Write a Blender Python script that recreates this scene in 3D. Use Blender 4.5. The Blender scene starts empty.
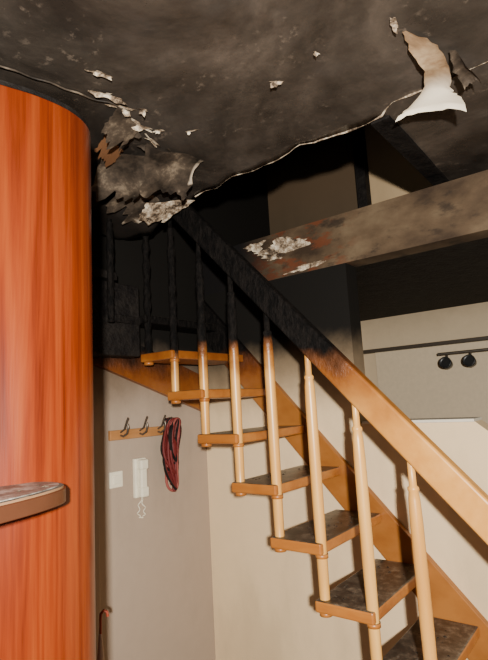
import bpy, bmesh, math, random
from mathutils import Vector, Matrix, noise
random.seed(7)
S=bpy.context.scene
# ------------------------------------------------------------ helpers
def link(o,parent=None):
    S.collection.objects.link(o)
    if parent: o.parent=parent
    return o
def empty(name):
    e=bpy.data.objects.new(name,None); e.empty_display_size=.1; return link(e)
def obj(name,verts,faces,mat,parent=None,smooth=False):
    me=bpy.data.meshes.new(name); me.from_pydata([tuple(v) for v in verts],[],faces); me.update()
    bm=bmesh.new(); bm.from_mesh(me); bmesh.ops.recalc_face_normals(bm,faces=bm.faces); bm.to_mesh(me); bm.free()
    if smooth:
        for p in me.polygons: p.use_smooth=True
    o=bpy.data.objects.new(name,me); me.materials.append(mat); return link(o,parent)
def bevel(o,w,seg=2):
    m=o.modifiers.new('bevel','BEVEL'); m.width=w; m.segments=seg; m.limit_method='ANGLE'; m.angle_limit=.6; return o
def box(name,x0,x1,y0,y1,z0,z1,mat,parent=None,bev=0):
    v=[(x,y,z) for x in(x0,x1) for y in(y0,y1) for z in(z0,z1)]
    f=[(0,1,3,2),(4,6,7,5),(0,4,5,1),(2,3,7,6),(0,2,6,4),(1,5,7,3)]
    o=obj(name,v,f,mat,parent)
    if bev: bevel(o,bev)
    return o
def prism(name,poly,z0,z1,mat,parent=None,bev=0,smooth=False):
    n=len(poly); v=[(x,y,z0) for x,y in poly]+[(x,y,z1) for x,y in poly]
    f=[tuple(range(n))[::-1],tuple(range(n,2*n))]+[(i,(i+1)%n,n+(i+1)%n,n+i) for i in range(n)]
    o=obj(name,v,f,mat,parent)
    if bev: bevel(o,bev)
    return o
def lathe(name,prof,cx,cy,mat,parent=None,seg=20):
    v=[];f=[]
    for r,z in prof:
        for i in range(seg):
            a=2*math.pi*i/seg; v.append((cx+r*math.cos(a),cy+r*math.sin(a),z))
    for k in range(len(prof)-1):
        for i in range(seg):
            j=(i+1)%seg; f.append((k*seg+i,k*seg+j,(k+1)*seg+j,(k+1)*seg+i))
    f.append(tuple(range(seg))); f.append(tuple(range((len(prof)-1)*seg,len(prof)*seg)))
    o=obj(name,v,f,mat,parent)
    for p in o.data.polygons:
        if len(p.vertices)==4: p.use_smooth=True
    return o
def tube(name,pts,r,mat,parent=None,cyc=False,radii=None):
    c=bpy.data.curves.new(name,'CURVE'); c.dimensions='3D'; c.bevel_depth=r; c.bevel_resolution=3; c.use_fill_caps=True
    s=c.splines.new('POLY'); s.points.add(len(pts)-1)
    for i,p in enumerate(pts):
        s.points[i].co=(*p,1)
        if radii: s.points[i].radius=radii[i]
    s.use_cyclic_u=cyc; s.use_smooth=True
    c.materials.append(mat)
    return link(bpy.data.objects.new(name,c),parent)
# ------------------------------------------------------------ materials
class NT:
    def __init__(s,name,rough=.6,spec=.3):
        s.m=bpy.data.materials.new(name); s.m.use_nodes=True; s.t=s.m.node_tree; s.n=s.t.nodes
        s.b=s.n['Principled BSDF']; s.b.inputs['Roughness'].default_value=rough
        s.b.inputs['Specular IOR Level'].default_value=spec
        s.geo=s.n.new('ShaderNodeNewGeometry')
        s.sep=s.n.new('ShaderNodeSeparateXYZ'); s.L(s.geo.outputs['Position'],s.sep.inputs[0])
    def L(s,a,b): s.t.links.new(a,b)
    def noise(s,scale=5,det=6,rough=.6,stretch=(1,1,1),dist=0,off=(0,0,0)):
        mp=s.n.new('ShaderNodeMapping'); mp.inputs['Scale'].default_value=stretch; mp.inputs['Location'].default_value=off
        s.L(s.geo.outputs['Position'],mp.inputs[0])
        n=s.n.new('ShaderNodeTexNoise'); n.inputs['Scale'].default_value=scale; n.inputs['Detail'].default_value=det
        n.inputs['Roughness'].default_value=rough; n.inputs['Distortion'].default_value=dist
        s.L(mp.outputs[0],n.inputs['Vector']); return n.outputs['Fac']
    def math(s,op,a,b=None,clamp=False):
        m=s.n.new('ShaderNodeMath'); m.operation=op; m.use_clamp=clamp
        for i,x in enumerate((a,b)):
            if x is None: continue
            if isinstance(x,(int,float)): m.inputs[i].default_value=x
            else: s.L(x,m.inputs[i])
        return m.outputs[0]
    def smooth(s,x,a,b,to0=0,to1=1):
        m=s.n.new('ShaderNodeMapRange'); m.interpolation_type='SMOOTHSTEP'
        s.L(x,m.inputs[0]); m.inputs[1].default_value=a; m.inputs[2].default_value=b
        m.inputs[3].default_value=to0; m.inputs[4].default_value=to1; return m.outputs[0]
    def mix(s,f,a,b):
        m=s.n.new('ShaderNodeMix'); m.data_type='RGBA'
        if isinstance(f,(int,float)): m.inputs[0].default_value=f
        else: s.L(f,m.inputs[0])
        for i,x in ((6,a),(7,b)):
            if isinstance(x,tuple): m.inputs[i].default_value=(*x,1)
            else: s.L(x,m.inputs[i])
        return m.outputs[2]
    def ramp(s,f,stops):
        r=s.n.new('ShaderNodeValToRGB'); s.L(f,r.inputs[0])
        e=r.color_ramp.elements
        e[0].position,e[0].color=stops[0][0],(*stops[0][1],1); e[1].position,e[1].color=stops[-1][0],(*stops[-1][1],1)
        for p,c in stops[1:-1]:
            k=e.new(p); k.color=(*c,1)
        return r.outputs[0]
    def bump(s,h,st=.3,d=.01):
        b=s.n.new('ShaderNodeBump'); b.inputs['Strength'].default_value=st; b.inputs['Distance'].default_value=d
        s.L(h,b.inputs['Height']); s.L(b.outputs[0],s.b.inputs['Normal'])
    def out(s,c):
        if isinstance(c,tuple): s.b.inputs['Base Color'].default_value=(*c,1)
        else: s.L(c,s.b.inputs['Base Color'])
        return s.m
def plain(name,c,rough=.5,metal=0,spec=.4):
    m=NT(name,rough,spec); m.b.inputs['Metallic'].default_value=metal
    n=m.noise(30,3); return m.out(m.mix(n,tuple(x*.8 for x in c),c))

def wall_mat(name,base,dark_lo,dark_hi,soot=(.007,.006,.005),mid=(.10,.065,.038)):
    m=NT(name,.75,.15)
    z=m.sep.outputs['Z']; n=m.noise(3,8,.65); n2=m.noise(14,6,.6,off=(3,1,2))
    zz=m.math('ADD',z,m.math('MULTIPLY',m.math('SUBTRACT',n,.5),.26))
    base_c=m.mix(n2,tuple(x*.9 for x in base),base)
    st=m.noise(2.2,7,.6,(1,1,.35),off=(6,2,1))
    base_c=m.mix(m.smooth(st,.48,.68,0,.35),base_c,tuple(x*.55 for x in base))
    c=m.mix(m.smooth(zz,dark_lo-.12,(dark_lo+dark_hi)/2,0,.8),base_c,mid)
    c=m.mix(m.smooth(zz,(dark_lo+dark_hi)/2-.05,dark_hi,0,1),c,soot)
    m.bump(m.noise(90,4),.15,.004)
    return m.out(c)
M_wall_stair=wall_mat('painted_wall_stair',(.78,.585,.36),0,.36)
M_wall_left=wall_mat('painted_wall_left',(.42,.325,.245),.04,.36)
M_wall_back=wall_mat('painted_wall_back',(.62,.49,.33),.5,1.6)
M_upper_light=wall_mat('sooty_upper_wall',(.50,.36,.21),1.4,2.8)
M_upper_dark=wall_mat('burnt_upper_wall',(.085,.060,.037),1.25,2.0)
M_black=NT('charred_black',.7,.15); M_black.bump(M_black.noise(45,6),.8,.012); M_black=M_black.out(M_black.ramp(M_black.noise(12,7,.7),[(.4,(.004,.003,.003)),(.65,(.016,.013,.011))]))
M_white=plain('white_paint',(.75,.68,.56),.5)
M_plastic=plain('ivory_plastic',(.84,.77,.60),.35)
M_metal=plain('dull_metal',(.18,.15,.12),.4,.8)
M_lamp=plain('black_lamp',(.015,.015,.015),.35)

def wood(name,c1,c2,c3,stretch,rough=.35,char=None,spec=.5,ash=False,bands=5,dist=.6,trans=.12):
    m=NT(name,rough,spec)
    n=m.noise(bands,5,.55,stretch,dist=dist); n2=m.noise(bands*7,4,.6,stretch)
    c=m.ramp(m.math('ADD',m.math('MULTIPLY',n,.7),m.math('MULTIPLY',n2,.3)),[(.36,c1),(.5,c2),(.64,c3)])
    if char:
        z=m.math('ADD',m.sep.outputs['Z'],m.math('MULTIPLY',m.math('SUBTRACT',m.noise(9,6),.5),.20))
        lo,hi=char
        c=m.mix(m.smooth(z,lo-trans,(lo+hi)/2,0,.92),c,(.17,.040,.005))
        k=m.smooth(z,lo,hi)
        ck=m.ramp(m.noise(55,5,.7,(1,1,.4)),[(.42,(.002,.0016,.0015)),(.62,(.009,.007,.006))])
        c=m.mix(k,c,ck)
        m.L(m.smooth(k,0,1,rough,.72),m.b.inputs['Roughness']); m.L(m.smooth(k,0,1,spec,.10),m.b.inputs['Specular IOR Level'])
        m.bump(m.math('MULTIPLY',m.noise(60,5,.7,(1,1,.5)),k),1.0,.012)
    else: m.bump(n2,.08,.003)
    if ash:
        nz=m.n.new('ShaderNodeSeparateXYZ'); m.L(m.geo.outputs['Normal'],nz.inputs[0])
        up=m.smooth(nz.outputs['Z'],.5,.8)
        dust=m.ramp(m.noise(14,12,.85),[(.38,(.018,.014,.011)),(.50,(.055,.042,.031)),(.62,(.20,.155,.11))])
        c=m.mix(up,c,dust)
        if not char:
            rr=m.smooth(nz.outputs['Z'],.5,.8,rough,.9); m.L(rr,m.b.inputs['Roughness'])
    return m.out(c)
LW=((.58,.26,.052),(.68,.34,.083),(.76,.43,.12))
M_post=wood('beech_posts',*LW,(1,1,.12),char=(.20,.29))
M_rail=wood('beech_handrail',(.40,.15,.022),(.55,.24,.046),(.66,.32,.078),(.25,1,.25),char=(.05,.20),bands=9,trans=.22)
M_tread=wood('beech_tread_sooty',(.29,.09,.014),(.37,.125,.022),(.45,.17,.032),(.3,1,1),char=(.27,.38),ash=True)
M_string=wood('stringer_wood',(.22,.068,.012),(.28,.10,.019),(.34,.13,.028),(.3,1,.5),char=(.12,.32))
M_cherry=wood('cherry_veneer',(.100,.011,.002),(.175,.023,.0032),(.23,.040,.006),(7,7,.26),rough=.30,bands=2.2,dist=2.0)
M_shelf_top=wood('sooty_shelf',(.20,.10,.05),(.26,.14,.07),(.3,.17,.09),(1,1,1),ash=True)
M_rack=wood('rack_wood',(.30,.13,.04),(.40,.18,.06),(.46,.22,.08),(1,.3,1))

def ceiling_mat(name,base=(.062,.049,.039)):
    m=NT(name,.38,.5)
    n=m.noise(1.8,8,.65,dist=.5); n2=m.noise(26,8,.7,off=(2,2,2))
    c=m.ramp(n,[(.36,tuple(x*.42 for x in base)),(.5,base),(.64,tuple(x*1.9 for x in base))])
    c=m.mix(m.smooth(m.noise(6,8,.7,off=(4,8,0)),.45,.62,0,.4),c,tuple(x*.45 for x in base))
    sp=m.math('MULTIPLY',m.smooth(n2,.56,.65),m.smooth(m.noise(3.5,4,.6,off=(7,7,7)),.46,.60))
    c=m.mix(m.math('MULTIPLY',sp,.45),c,(.22,.17,.13))
    X=m.sep.outputs['X']
    c=m.mix(m.smooth(m.math('ADD',X,m.math('MULTIPLY',n,.4)),-.95,-1.4,0,.8),c,(.010,.008,.007))
    m.bump(m.noise(5,5,.5),.28,.03)
    m.L(m.smooth(m.noise(3,6,.6,off=(9,0,3)),.4,.65,.26,.6),m.b.inputs['Roughness'])
    return m.out(c)
M_ceil=ceiling_mat('sooty_ceiling')
mf=NT('peeled_plaster',.8,.1)
M_flake=mf.out(mf.ramp(mf.noise(20,8,.75),[(.42,(.05,.035,.024)),(.50,(.30,.22,.15)),(.62,(.74,.64,.49))]))
mt=NT('peeled_tan',.7,.2)
tn=mt.ramp(mt.noise(7,7,.65,dist=.5),[(.34,(.09,.055,.032)),(.50,(.30,.19,.105)),(.64,(.50,.36,.22))])
M_tan=mt.out(mt.mix(mt.smooth(mt.sep.outputs['Y'],1.50,1.60),tn,(.86,.76,.60)))
mg=NT('sooty_peel',.5,.3)
pc=mg.ramp(mg.noise(8,8,.7),[(.40,(.018,.014,.011)),(.56,(.070,.052,.038)),(.70,(.26,.20,.14))])
at=mg.n.new('ShaderNodeAttribute'); at.attribute_name='torn_edge'
pc=mg.mix(mg.math('MULTIPLY',at.outputs['Fac'],mg.smooth(mg.noise(7,5,.6,off=(3,3,3)),.50,.60)),pc,(.50,.41,.31))
M_peel_dark=mg.out(pc)
mb=NT('scorched_beam',.7,.2)
n=mb.noise(2.6,7,.6,(1,1,1.6)); X=mb.sep.outputs['X']
c=mb.ramp(n,[(.34,(.036,.022,.013)),(.5,(.090,.058,.033)),(.66,(.15,.105,.062))])
c=mb.mix(mb.math('MULTIPLY',mb.smooth(mb.noise(7,8,.65,(1,1,2.5),off=(4,4,1)),.50,.58),mb.smooth(X,-.95,-1.2,0,.8)),c,(.12,.034,.013))
c=mb.mix(mb.smooth(mb.noise(4,8,.65,(1,1,2),off=(1,4,9)),.52,.64,0,.75),c,(.018,.012,.009))
c=mb.mix(mb.smooth(X,-1.4,-1.75),c,(.006,.005,.005))
mb.bump(n,.3,.02); M_beam=mb.out(c)
mfl=NT('floor_boards',.5); M_floor=mfl.out(mfl.ramp(mfl.noise(6,6,.6,(.2,2,1)),[(.35,(.06,.045,.03)),(.65,(.16,.10,.06))]))

# ------------------------------------------------------------ room shell
FZ=-1.58; XL=-2.07; YW=2.27; CZ=1.0
BZ0,BZ1=.675,.935
box('floor',XL-.1,1.9,-1.6,4.29,FZ-.1,FZ,M_floor)
box('wall_left',XL-.12,XL,-1.6,3.22,FZ,2.6,M_wall_left)
x0=-1.073; zt=-.126
box('wall_stair',XL,x0,YW,YW+.12,FZ,BZ0,M_wall_stair)
obj('wall_parapet',[(x0,YW,FZ),(1.9,YW,FZ),(1.9,YW,-.44),(-.44,YW,-.22),(-.55,YW,zt),(x0,YW,zt),
   (x0,YW+.12,FZ),(1.9,YW+.12,FZ),(1.9,YW+.12,-.44),(-.44,YW+.12,-.22),(-.55,YW+.12,zt),(x0,YW+.12,zt)],
   [(0,1,2,3,4,5),(11,10,9,8,7,6),(0,6,7,1),(1,7,8,2),(2,8,9,3),(3,9,10,4),(4,10,11,5),(5,11,6,0)],M_wall_stair)
box('wall_back',-2.05,1.9,4.17,4.29,FZ,BZ0,M_wall_back)
box('wall_alcove_side',-2.05,-1.915,YW+.12,4.17,FZ,BZ0,M_wall_back)
box('ceiling_alcove',XL,1.9,YW+.12,4.29,BZ0,BZ1-.01,M_black)
box('ceiling_beam',XL,1.9,YW,YW+.12,BZ0,BZ1,M_beam)
box('wall_upper_back',-1.24,1.9,3.10,3.22,BZ1-.01,2.6,M_upper_light)
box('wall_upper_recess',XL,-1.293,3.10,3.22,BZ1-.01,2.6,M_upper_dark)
box('trim_upper_post',-1.303,-1.236,3.03,3.22,BZ1-.01,2.6,M_black)
box('ceiling_upper',XL,1.9,1.6,3.22,2.6,2.7,M_black)
# ------------------------------------------------------------ near ceiling
EX=-.59; EY=1.65
def cz(x,y):
    p=Vector((x*1.7,y*1.7,.3))
    d=noise.noise(p)*.012+noise.noise(p*4)*.003+noise.noise(p*9)*.0008
    k=max(0,min(1,(-1.42-x)/.40))*max(0,min(1,(y-.95)/.6))
    d-=.11*k
    if y<=EY+.001 and x<EX:
        e=max(0,1-(EY-y)/.12); d+=e*(noise.noise(Vector((x*9,0,0)))*.018-.006)
    return CZ+d
def ey(x): return EY+noise.noise(Vector((x*5,3,0)))*.03+noise.noise(Vector((x*20,1,0)))*.01
bm=bmesh.new(); NX,NY=130,130
xs=[XL+(1.6-XL)*i/NX for i in range(NX+1)]; ys=[-1.6+4.65*j/NY for j in range(NY+1)]
xs=sorted(set([round(x,4) for x in xs if abs(x-EX)>.012]+[EX])); ys=sorted(set([round(y,4) for y in ys if abs(y-EY)>.015]+[EY]))
vd={}
def gv(i,j):
    if (i,j) not in vd:
        x,y=xs[i],ys[j]; yy=y
        if y==EY and x<EX-.02: yy=ey(x)
        vd[i,j]=bm.verts.new((x,yy,cz(x,y)))
    return vd[i,j]
for i in range(len(xs)-1):
    for j in range(len(ys)-1):
        if xs[i+1]<=EX+.001 and ys[j]>=EY-.001: continue
        bm.faces.new((gv(i,j),gv(i+1,j),gv(i+1,j+1),gv(i,j+1)))
me=bpy.data.meshes.new('ceiling'); bm.to_mesh(me); bm.free(); me.materials.append(M_ceil)
for p in me.polygons: p.use_smooth=True
ceil=link(bpy.data.objects.new('ceiling',me))
sm=ceil.modifiers.new('thickness','SOLIDIFY'); sm.thickness=.02; sm.offset=1
box('slab_outer',XL,EX,-1.6,EY-.06,CZ+.07,CZ+.28,M_black,ceil)
box('slab_side',EX+.04,1.6,-1.6,3.05,CZ+.07,CZ+.28,M_black,ceil)
box('opening_trim',EX-.05,EX+.02,EY+.02,3.05,CZ-.012,CZ+.25,M_black,ceil)
def flake(name,cx,cy,w,h,ang,curl,mat,seed,zoff=-.006,n=22,jag=.35,hang=0):
    rings=5; V=[];F=[]
    ca,sa=math.cos(ang),math.sin(ang)
    for r in range(rings+1):
        for i in range(n):
            a=2*math.pi*i/n
            rr=(1+jag*noise.noise(Vector((math.cos(a)*1.6+seed*3.1,math.sin(a)*1.6,seed)))*2+jag*.8*noise.noise(Vector((i*1.3,seed,0))))*r/rings
            u=math.cos(a)*w*rr; v=math.sin(a)*h*rr
            x=cx+u*ca-v*sa; y=cy+u*sa+v*ca
            base=cz(x,min(y,EY-.13)) if x<EX else cz(x,y)
            z=base+zoff-curl*max(0,v/h)**2-hang*max(0,(v/h+.3))+.003*noise.noise(Vector((x*30,y*30,seed)))
            V.append((x,y,z))
    for r in range(rings):
        for i in range(n):
            j=(i+1)%n; F.append((r*n+i,r*n+j,(r+1)*n+j,(r+1)*n+i))
    return obj(name,V,F,mat,ceil,True)
fl=[(-1.20,.92,.05,.009,1.3),(-1.22,1.0,.045,.012,1.2),(-1.26,1.10,.05,.013,1.4),(-1.16,1.25,.020,.008,.4),
    (-.766,1.23,.018,.003,.6),(-1.30,1.19,.035,.008,1.9),(-1.13,.84,.035,.005,1.2),(-.60,1.2,.010,.003,1.3),
    (-1.31,1.30,.006,.03,.2),(-1.24,1.17,.018,.007,.7),(-1.18,1.05,.02,.005,1.0),(-1.28,1.04,.03,.004,1.5),
    (-1.30,1.10,.03,.02,.3),(-1.33,1.22,.03,.015,1.2)]
for i,(x,y,w,h,a) in enumerate(fl): flake('paint_flake_%d'%(i+1),x,y,w,h,a,.006,(M_flake,M_flake,M_peel_dark)[i%3] if 5<i<12 else (M_peel_dark if i>11 else M_flake),i*1.7+.3,-.005,jag=.7)
def sheet(name,A,B,C,D,mat,seed,amp=.02,n=24,curl=0,ragged=.5):
    """torn sheet: A-B attached edge, D-C free edge (curls down); torn_edge attribute marks the ragged rim"""
    V=[];F=[];E=[]
    A,B,C,D=map(Vector,(A,B,C,D))
    for i in range(n+1):
        for j in range(n+1):
            s,t=i/n,j/n
            tt=t*(1+ragged*noise.noise(Vector((s*3.3,seed,0)))+ragged*.6*noise.noise(Vector((s*9,seed,2))))
            ss=s+(ragged*.25*noise.noise(Vector((t*5,seed,7))) if i in(0,n) else 0)
            p=A.lerp(B,ss).lerp(D.lerp(C,ss),tt)
            p+=Vector((noise.noise(p*6+Vector((seed,0,0))),noise.noise(p*6+Vector((0,seed,0))),noise.noise(p*8+Vector((0,0,seed)))))*amp
            p.z-=curl*tt*tt
            V.append(p); E.append(1. if (j>=n-2 or i>=n-1) else 0.)
    for i in range(n):
        for j in range(n):
            k=i*(n+1)+j; F.append((k,k+1,k+n+2,k+n+1))
    o=obj(name,V,F,mat,ceil,True)
    a=o.data.attributes.new('torn_edge','FLOAT','POINT'); a.data.foreach_set('value',E)
    return o
sheet('torn_sheet_1',(-1.42,1.34,.995),(-1.50,1.64,.985),(-1.80,1.55,.885),(-1.76,1.33,.92),M_peel_dark,1.1,ragged=.22)
sheet('torn_sheet_2',(-1.64,1.47,.930),(-1.52,1.655,.965),(-1.68,1.62,.880),(-1.73,1.50,.875),M_flake,2.1,.015,ragged=.35)
sheet('torn_sheet_3',(-1.46,1.12,.98),(-1.36,1.30,.975),(-1.60,1.36,.90),(-1.68,1.20,.92),M_peel_dark,3.3,curl=.02,ragged=.3)
sheet('torn_sheet_4',(-1.32,1.20,.985),(-1.26,1.44,.985),(-1.42,1.50,.94),(-1.50,1.30,.93),M_peel_dark,5.3,curl=.03,ragged=.3)
sheet('torn_sheet_5',(-1.38,1.05,.985),(-1.42,1.16,.98),(-1.52,1.17,.95),(-1.46,1.05,.95),plain('scorched_tan',(.16,.07,.028),.7),6.1,.01)
sheet('torn_sheet_7',(-1.22,.98,.99),(-1.27,1.12,.99),(-1.38,1.10,.955),(-1.33,.98,.96),M_peel_dark,10.3,.012,curl=.015,ragged=.6)
def ribbon(name,Lp,Rp,mat,sub=5,cols=12,seed=1.,amp=.006,curl=.02):
    def dens(P):
        P=[Vector(p) for p in P]; o=[]
        for i in range(len(P)-1):
            for k in range(sub): o.append(P[i].lerp(P[i+1],k/sub))
        return o+[P[-1]]
    A,B=dens(Lp),dens(Rp); V=[];F=[]
    for i,(a,b) in enumerate(zip(A,B)):
        for j in range(cols+1):
            t=j/cols; e=.012 if j in(0,cols) else 0
            p=a.lerp(b,t)
            q=Vector((noise.noise(Vector((i*.9,seed,j*.5))),noise.noise(Vector((i*.9,seed+5,j*.5))),0))
            p+=q*(amp*.4+e*.6)
            p.z+=noise.noise(p*14+Vector((seed,0,0)))*amp-curl*(abs(t-.5)*2)**3*(i/len(A))
            if i==len(A)-1: p+=Vector((0,noise.noise(Vector((j*1.7,seed,3)))*.02,-.01))
            V.append(p)
    c=cols+1
    for i in range(len(A)-1):
        for j in range(cols): F.append((i*c+j,i*c+j+1,(i+1)*c+j+1,(i+1)*c+j))
    return obj(name,V,F,mat,ceil,True)
Lp=[(-.378,1.285,.988),(-.385,1.361,.984),(-.378,1.468,.978),(-.412,1.553,.974),(-.47,1.590,.968),(-.53,1.615,.960)]
Rp=[(-.368,1.285,.988),(-.315,1.390,.984),(-.315,1.495,.975),(-.335,1.59,.958),(-.315,1.612,.942),(-.311,1.655,.925)]
ribbon('peel_flap_1',Lp,Rp,M_tan)
ribbon('peel_flap_2',[(-.30,1.45,.985),(-.31,1.53,.975),(-.30,1.60,.965)],[(-.285,1.46,.985),(-.27,1.54,.97),(-.25,1.60,.96)],M_peel_dark,seed=4.)
flake('peel_flap_3',-.385,1.24,.010,.03,.1,.01,M_flake,5.7,-.010)
pts=[]
for i in range(90):
    x=-1.5+i*(1.5+1.2)/89.; y=EY-.05*min(1,max(0,(x-EX)/.05))
    yy=ey(x) if x<EX else y+noise.noise(Vector((x*20,1,0)))*.01
    pts.append((x,yy+.002,cz(x,EY)-.003 if x<EX else cz(x,yy)-.002))
rad=[max(.12,.8+2.4*noise.noise(Vector((i*.45,2.2,1)))) for i in range(90)]
tube('cracked_edge_bead',pts,.0024,M_flake,ceil,radii=rad)
pts=[(-1.33+.10*t+.02*noise.noise(Vector((t*6,0,1))),.5+t*.5,cz(-1.28,.5+t*.5)-.004) for t in [i/30 for i in range(31)]]
tube('ceiling_crack',pts,.003,M_peel_dark,ceil)

def vflake(name,x,z,w,h,seed,mat,parent,y=YW-.006,rot=0):
    V=[];F=[];n=30;R=4
    for r in range(R+1):
        for i in range(n):
            a=2*math.pi*i/n; rr=(1+.9*noise.noise(Vector((math.cos(a)*1.8+seed,math.sin(a)*1.8,seed)))+.6*noise.noise(Vector((i*1.1,seed,0))))*r/R
            u=math.cos(a)*w*rr; v=math.sin(a)*h*rr
            V.append((x+u*math.cos(rot)-v*math.sin(rot),y-.012*(r/R)**2*max(0,math.sin(a)+.4),z+u*math.sin(rot)+v*math.cos(rot)))
    for r in range(R):
        for i in range(n):
            j=(i+1)%n; F.append((r*n+i,r*n+j,(r+1)*n+j,(r+1)*n+i))
    return obj(name,V,F,mat,parent,True)
BM=bpy.data.objects['ceiling_beam']
vflake('peel_1',-1.44,.850,.14,.034,1.2,M_flake,BM)
vflake('peel_2',-1.62,.885,.07,.022,3.2,M_flake,BM)
vflake('peel_3',-1.28,.70,.11,.011,6.2,M_flake,BM,rot=.1)
vflake('peel_4',-1.50,.80,.05,.014,9.4,M_flake,BM,rot=-.2)

# ------------------------------------------------------------ staircase
st=empty('staircase')
PX,PY,PZ,s,r,L=-1.742,1.707,.978,.185,.2,.945
a0,tl=-.027,.228
def post(n,x,y,top,bot,parent=st,big=1.0):
    H=top-bot; b=.0205*big
    prof=[(.012,bot-.012),(.019,bot-.010),(.019,bot),(b*.86,bot+.002),(b*.95,bot+.1),(b*1.06,bot+H*.45),(b*1.04,top-.20),(b*.95,top-.125),(b*.78,top-.10),
          (b*.92,top-.094),(b*.92,top-.086),(b*.62,top-.080),(b*.60,top-.02),(b*.6,top+.02)]
    if top>.75:   # burnt through, irregular
        P=[]
        for i in range(len(prof)-1):
            (r0,z0),(r1,z1)=prof[i],prof[i+1]; k=max(1,int(abs(z1-z0)/.018))
            for q in range(k):
                z=z0+(z1-z0)*q/k; rr=r0+(r1-r0)*q/k
                if z>.36: rr*=.86+.34*noise.noise(Vector((z*28,n*5.3,0)))
                P.append((rr,z))
        P.append(prof[-1]); prof=P
    return lathe('baluster_%d'%(n+2),prof,x,y,M_post,parent)
for n in (-1,0,1,2,3,4,5,6,8):
    bot=max(PZ-n*r-L-.004,FZ+.012)
    post(n,PX+n*s,PY,PZ-n*r,bot)
def tread(n):
    z=PZ-(n-1)*r-L; xa=PX+(n-1)*s+a0
    return box('tread_%d'%(n+2),max(xa,XL+.006),xa+tl,PY-.032,YW-.036,z,z+.042,M_tread,st,.007)
for n in range(-1,9): tread(n)
for n in range(0,9):
    z=PZ-(n-1)*r-L
    for k,x in enumerate((PX+(n-1)*s,PX+n*s)):
        if x-PX>6.5*s: continue
        lathe('sleeve_%d_%d'%(n,k),[(.010,z-.016),(.024,z-.014),(.024,z+.001)],x,PY,M_tread,st)
rs=random.Random(3); V=[];F=[]
for n in range(3,8):
    z=PZ-(n-1)*r-L+.0418; xa=PX+(n-1)*s+a0
    for i in range(22):
        x=xa+rs.uniform(.02,tl-.02); y=rs.uniform(PY+.03,YW-.06); q=rs.uniform(.002,.007); b=len(V)
        V.append((x,y,z+q*.7))
        for k in range(5):
            a=k*1.257+rs.random()*.6; V.append((x+q*math.cos(a)*rs.uniform(.7,1.6),y+q*math.sin(a)*rs.uniform(.7,1.6),z))
        for k in range(5): F.append((b,b+1+k,b+1+(k+1)%5))
obj('soot_crumbs',V,F,M_peel_dark,st)
prism('winder_2',[(-2.062,1.665),(-1.93,1.665),(-1.91,1.46),(-2.062,1.40)],.42,.46,M_black,st,.006)
prism('winder_3',[(-2.062,1.50),(-1.90,1.50),(-1.88,1.28),(-2.062,1.16)],.62,.66,M_black,st,.006)
box('winder_riser',-2.065,-1.93,1.22,1.66,.26,.62,M_black,st,.01)
for i,(x,y,t,b) in enumerate([(-1.89,1.45,.98,.42),(-1.86,1.29,.98,.62)]):
    post(20+i,x,y,t,b,big=.95)
def slab(name,x0,z0,x1,z1,hv,ya,yb,mat,bev,seg=30):
    V=[];F=[]
    for i in range(seg+1):
        t=i/seg; x=x0+(x1-x0)*t; z=z0+(z1-z0)*t
        V+=[(x,ya,z),(x,yb,z),(x,yb,z+hv),(x,ya,z+hv)]
    for i in range(seg):
        k=4*i
        for a,b in((0,1),(1,2),(2,3),(3,0)): F.append((k+a,k+b,k+4+b,k+4+a))
    F+= [(0,1,2,3),(4*seg,4*seg+1,4*seg+2,4*seg+3)]
    o=obj(name,V,F,mat,st); bevel(o,bev,3); return o
def rz(x): return PZ-(x-PX)/s*r
xa,xb=PX-1.7*s,PX+9.2*s
slab('handrail',xa,rz(xa)-.004,xb,rz(xb)-.004,.150,PY-.026,PY+.026,M_rail,.009)
zs=lambda x:PZ-L-(x-PX)*r/s+.30
xa,xb=XL+.005,PX+8.6*s
slab('stringer_wall',xa,zs(xa)-.24,xb,zs(xb)-.24,.24,YW-.036,YW-.002,M_string,.004)
V=[(XL+.002,2.25,-.04),(XL+.032,2.25,-.04),(XL+.032,1.44,.238),(XL+.002,1.44,.238),(XL+.002,2.25,.17),(XL+.032,2.25,.17),(XL+.032,1.44,.44),(XL+.002,1.44,.44)]
obj('stringer_left',V,[(0,1,2,3),(4,5,6,7),(0,1,5,4),(1,2,6,5),(2,3,7,6),(3,0,4,7)],M_string,st)

# ------------------------------------------------------------ wardrobe
wd=empty('wardrobe')
ctrl=[(-1.80,-.9),(-1.42,-.6),(-1.24,-.1),(-1.165,.30),(-1.125,.50),(-1.092,.625),(-1.092,.725),(-1.133,.805),(-1.22,.86),(-1.34,.90),(-1.55,.91),(-2.0,.91)]
def catmull(P,k=8):
    out=[]
    for i in range(len(P)-1):
        p0=Vector(P[max(i-1,0)]);p1=Vector(P[i]);p2=Vector(P[i+1]);p3=Vector(P[min(i+2,len(P)-1)])
        for j in range(k):
            t=j/k; out.append(tuple(.5*((2*p1)+(p2-p0)*t+(2*p0-5*p1+4*p2-p3)*t*t+(3*p1-p0-3*p2+p3)*t**3)))
    out.append(P[-1]); return out
outl=catmull(ctrl)+[(-2.0,-.9)]
body=prism('curved_side_panel',outl,FZ+.002,.797,M_cherry,wd)
for p in body.data.polygons:
    if len(p.vertices)==4: p.use_smooth=True
bevel(body,.004)
prism('top_edge',[(x*1.003,y) for x,y in outl],.798,.810,M_black,wd)
shc=[(-1.14,.60),(-1.05,.645),(-.985,.635),(-.94,.58),(-.905,.48),(-.89,.36),(-.92,.15),(-1.02,-.05),(-1.2,-.15)]
shc=[(x-.012 if x>-1.1 else x,y) for x,y in shc]
so=catmull(shc)
prism('end_shelf',so,-.180,-.150,M_shelf_top,wd,.003)
prism('shelf_edge_band',[(x+.004,y+.002) for x,y in so],-.185,-.155,plain('dark_edge',(.09,.03,.014),.3),wd,.002)
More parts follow.
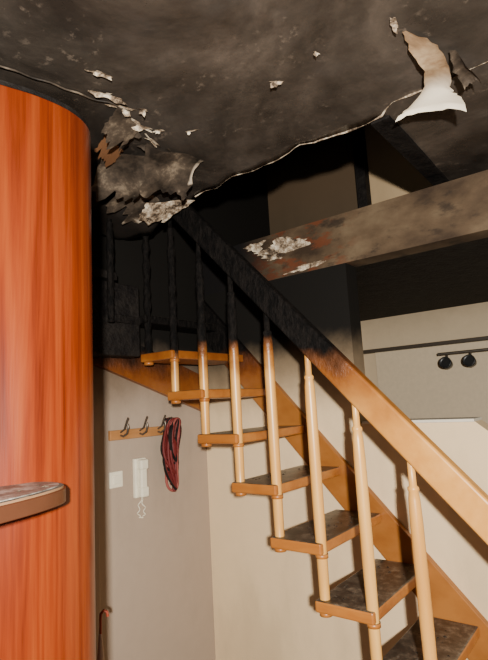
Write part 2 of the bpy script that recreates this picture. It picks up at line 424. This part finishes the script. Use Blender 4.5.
mss=NT('ash_grey_top',.45,.5); M_ashtop=mss.out(mss.ramp(mss.noise(18,8,.7),[(.36,(.05,.042,.036)),(.52,(.20,.175,.15)),(.66,(.50,.45,.39))]))
cxs,cys=-1.04,.4
prism('shelf_plate',[(cxs+(x-cxs)*.93,cys+(y-cys)*.96) for x,y in so],-.152,-.148,M_ashtop,wd,.001)
for i in range(14):
    x=random.uniform(-1.06,-.98); y=random.uniform(.36,.60); q=random.uniform(.004,.011)
    V=[(x,y,-.148+q*.35)]+[(x+q*math.cos(a+random.random())*random.uniform(.7,1.4),y+q*math.sin(a+random.random()),-.1475) for a in (0,1.25,2.5,3.8,5)]
    obj('debris_%d'%i,V,[(0,1,2),(0,2,3),(0,3,4),(0,4,5),(0,5,1),(1,2,3,4,5)],random.choice([M_flake,M_peel_dark,M_peel_dark]),wd)

# ------------------------------------------------------------ things on the left wall
cr=empty('coat_rack')
box('board',XL+.001,XL+.02,1.557,1.93,-.144,-.096,M_rack,cr,.004)
for i,y in enumerate((1.62,1.743,1.868)):
    x=XL+.02; z=-.008
    tube('hook_%d'%i,[(x,y,-.115+z),(x+.02,y,-.12+z),(x+.05,y,-.105+z),(x+.06,y,-.075+z),(x+.055,y,-.060+z)],.005,M_metal,cr)
    tube('hook_top_%d'%i,[(x,y,-.10+z),(x+.03,y,-.085+z),(x+.05,y,-.045+z),(x+.06,y,-.030+z)],.0045,M_metal,cr)
ic=empty('intercom_handset')
box('base',XL+.001,XL+.025,1.703,1.777,-.441,-.247,M_plastic,ic,.006)
box('receiver_grip',XL+.033,XL+.052,1.720,1.759,-.431,-.257,M_plastic,ic,.006)
box('earpiece',XL+.02,XL+.058,1.715,1.766,-.302,-.253,M_plastic,ic,.008)
box('mouthpiece',XL+.02,XL+.058,1.715,1.766,-.438,-.388,M_plastic,ic,.008)
pts=[(XL+.02+.006*math.cos(t*40),1.742+.02*math.sin(t*6.28)+.006*math.sin(t*40),-.441-.10*math.sin(t*math.pi)) for t in [i/120 for i in range(121)]]
tube('coiled_cord',pts,.0024,M_plastic,ic)
sw=empty('light_switch')
box('plate',XL+.001,XL+.012,1.558,1.636,-.372,-.295,M_plastic,sw,.004)
box('rocker',XL+.012,XL+.017,1.576,1.619,-.354,-.312,M_plastic,sw,.002)
M_red=plain('red_cord',(.13,.010,.009),.6); M_redl=plain('pale_red_cord',(.30,.07,.055),.7)
ln=empty('hanging_lanyards')
for i in range(20):
    ph=i*.9; w_=.008+.034*random.random(); ln_=random.uniform(.18,.39)
    pts=[]
    for k in range(40):
        t=k/39*2*math.pi
        pts.append((XL+.055+.02*math.sin(ph+t),1.935+w_*math.sin(t)*(1+.5*math.sin(2*t+ph))+.014*math.sin(ph)+.012*math.sin(3*t+ph),-.060-ln_*(1-math.cos(t))/2))
    tube('cord_loop_%d'%i,pts,.0070,(M_red,M_black,M_redl,M_red,M_black,M_red)[i%6],ln,True)
tube('pouch',[(XL+.05,1.935,-.15),(XL+.055,1.93,-.20),(XL+.05,1.94,-.26),(XL+.048,1.935,-.36),(XL+.048,1.935,-.41)],.030,M_red,ln,radii=[.5,1.1,1,.7,.3])
tube('peg',[(XL,1.93,-.062),(XL+.065,1.93,-.053)],.005,M_metal,ln)
box('trim_door_frame',XL+.001,XL+.02,1.341,1.49,FZ,.134,M_wall_left,None,.004)

# ------------------------------------------------------------ alcove objects
rb=empty('roller_blind')
box('pelmet',-1.90,.25,4.07,4.168,.375,.403,plain('dark_pelmet',(.05,.035,.022),.6),rb,.004)
box('blind_cloth',-1.75,.12,4.14,4.15,-.63,.375,plain('blind_cloth_m',(.70,.57,.40),.8),rb)
sp=empty('spotlight_rail')
tube('bar',[(-1.18,4.00,.297),(-.64,4.00,.297)],.011,M_metal,sp)
box('bracket',-.80,-.74,4.00,4.07,.287,.39,M_metal,sp,.003)
for i,x in enumerate((-1.11,-.94)):
    tube('arm_%d'%i,[(x,4.00,.297),(x,3.99,.264)],.007,M_metal,sp)
    o=lathe('lamp_head_%d'%i,[(.02,-.048),(.034,-.043),(.041,0),(.045,.043),(.040,.048),(.03,.033)],0,0,M_lamp,sp)
    o.rotation_euler=(math.radians(80),0,0); o.location=(x,3.96,.218)
box('trim_parapet_cap',x0+.02,-.55,YW-.012,YW+.13,zt-.001,zt+.012,M_white,None,.002)

um=empty('umbrella')
M_or=plain('red_handle',(.38,.06,.025),.45)
tube('shaft',[(-1.76,1.27,FZ+.02),(-1.715,1.245,-.78)],.005,M_or,um)
tube('crook',[(-1.715,1.245,-.78),(-1.714,1.246,-.76),(-1.706,1.253,-.748),(-1.697,1.261,-.754),(-1.695,1.263,-.77)],.0055,M_or,um)
tube('canopy',[(-1.76,1.27,FZ+.06),(-1.745,1.260,-1.2),(-1.724,1.250,-.94),(-1.718,1.246,-.83)],.019,plain('pale_canopy',(.55,.42,.34),.7),um,radii=[.4,1.1,.8,.3])

# ------------------------------------------------------------ light
fl=bpy.data.lights.new('flash','AREA'); fl.energy=168; fl.size=.06; fl.color=(1,.955,.87)
fo=bpy.data.objects.new('flash',fl); link(fo)
fo.location=(.38,-.40,.12)
fo.rotation_euler=(Vector((-1.1,1.9,-.35))-fo.location).to_track_quat('-Z','Y').to_euler()
W=bpy.data.worlds.new('world'); S.world=W; W.use_nodes=True
W.node_tree.nodes['Background'].inputs[0].default_value=(1,.9,.78,1); W.node_tree.nodes['Background'].inputs[1].default_value=.09
# ------------------------------------------------------------ camera
cam=bpy.data.cameras.new('camera'); cam.sensor_fit='VERTICAL'; cam.sensor_height=36; cam.lens=36*500/660; cam.clip_start=.02
co=bpy.data.objects.new('camera',cam); link(co)
co.matrix_world=Matrix.Rotation(.654,4,'Z')@Matrix.Rotation(math.pi/2+.146,4,'X')@Matrix.Rotation(-.055,4,'Z')
S.camera=co
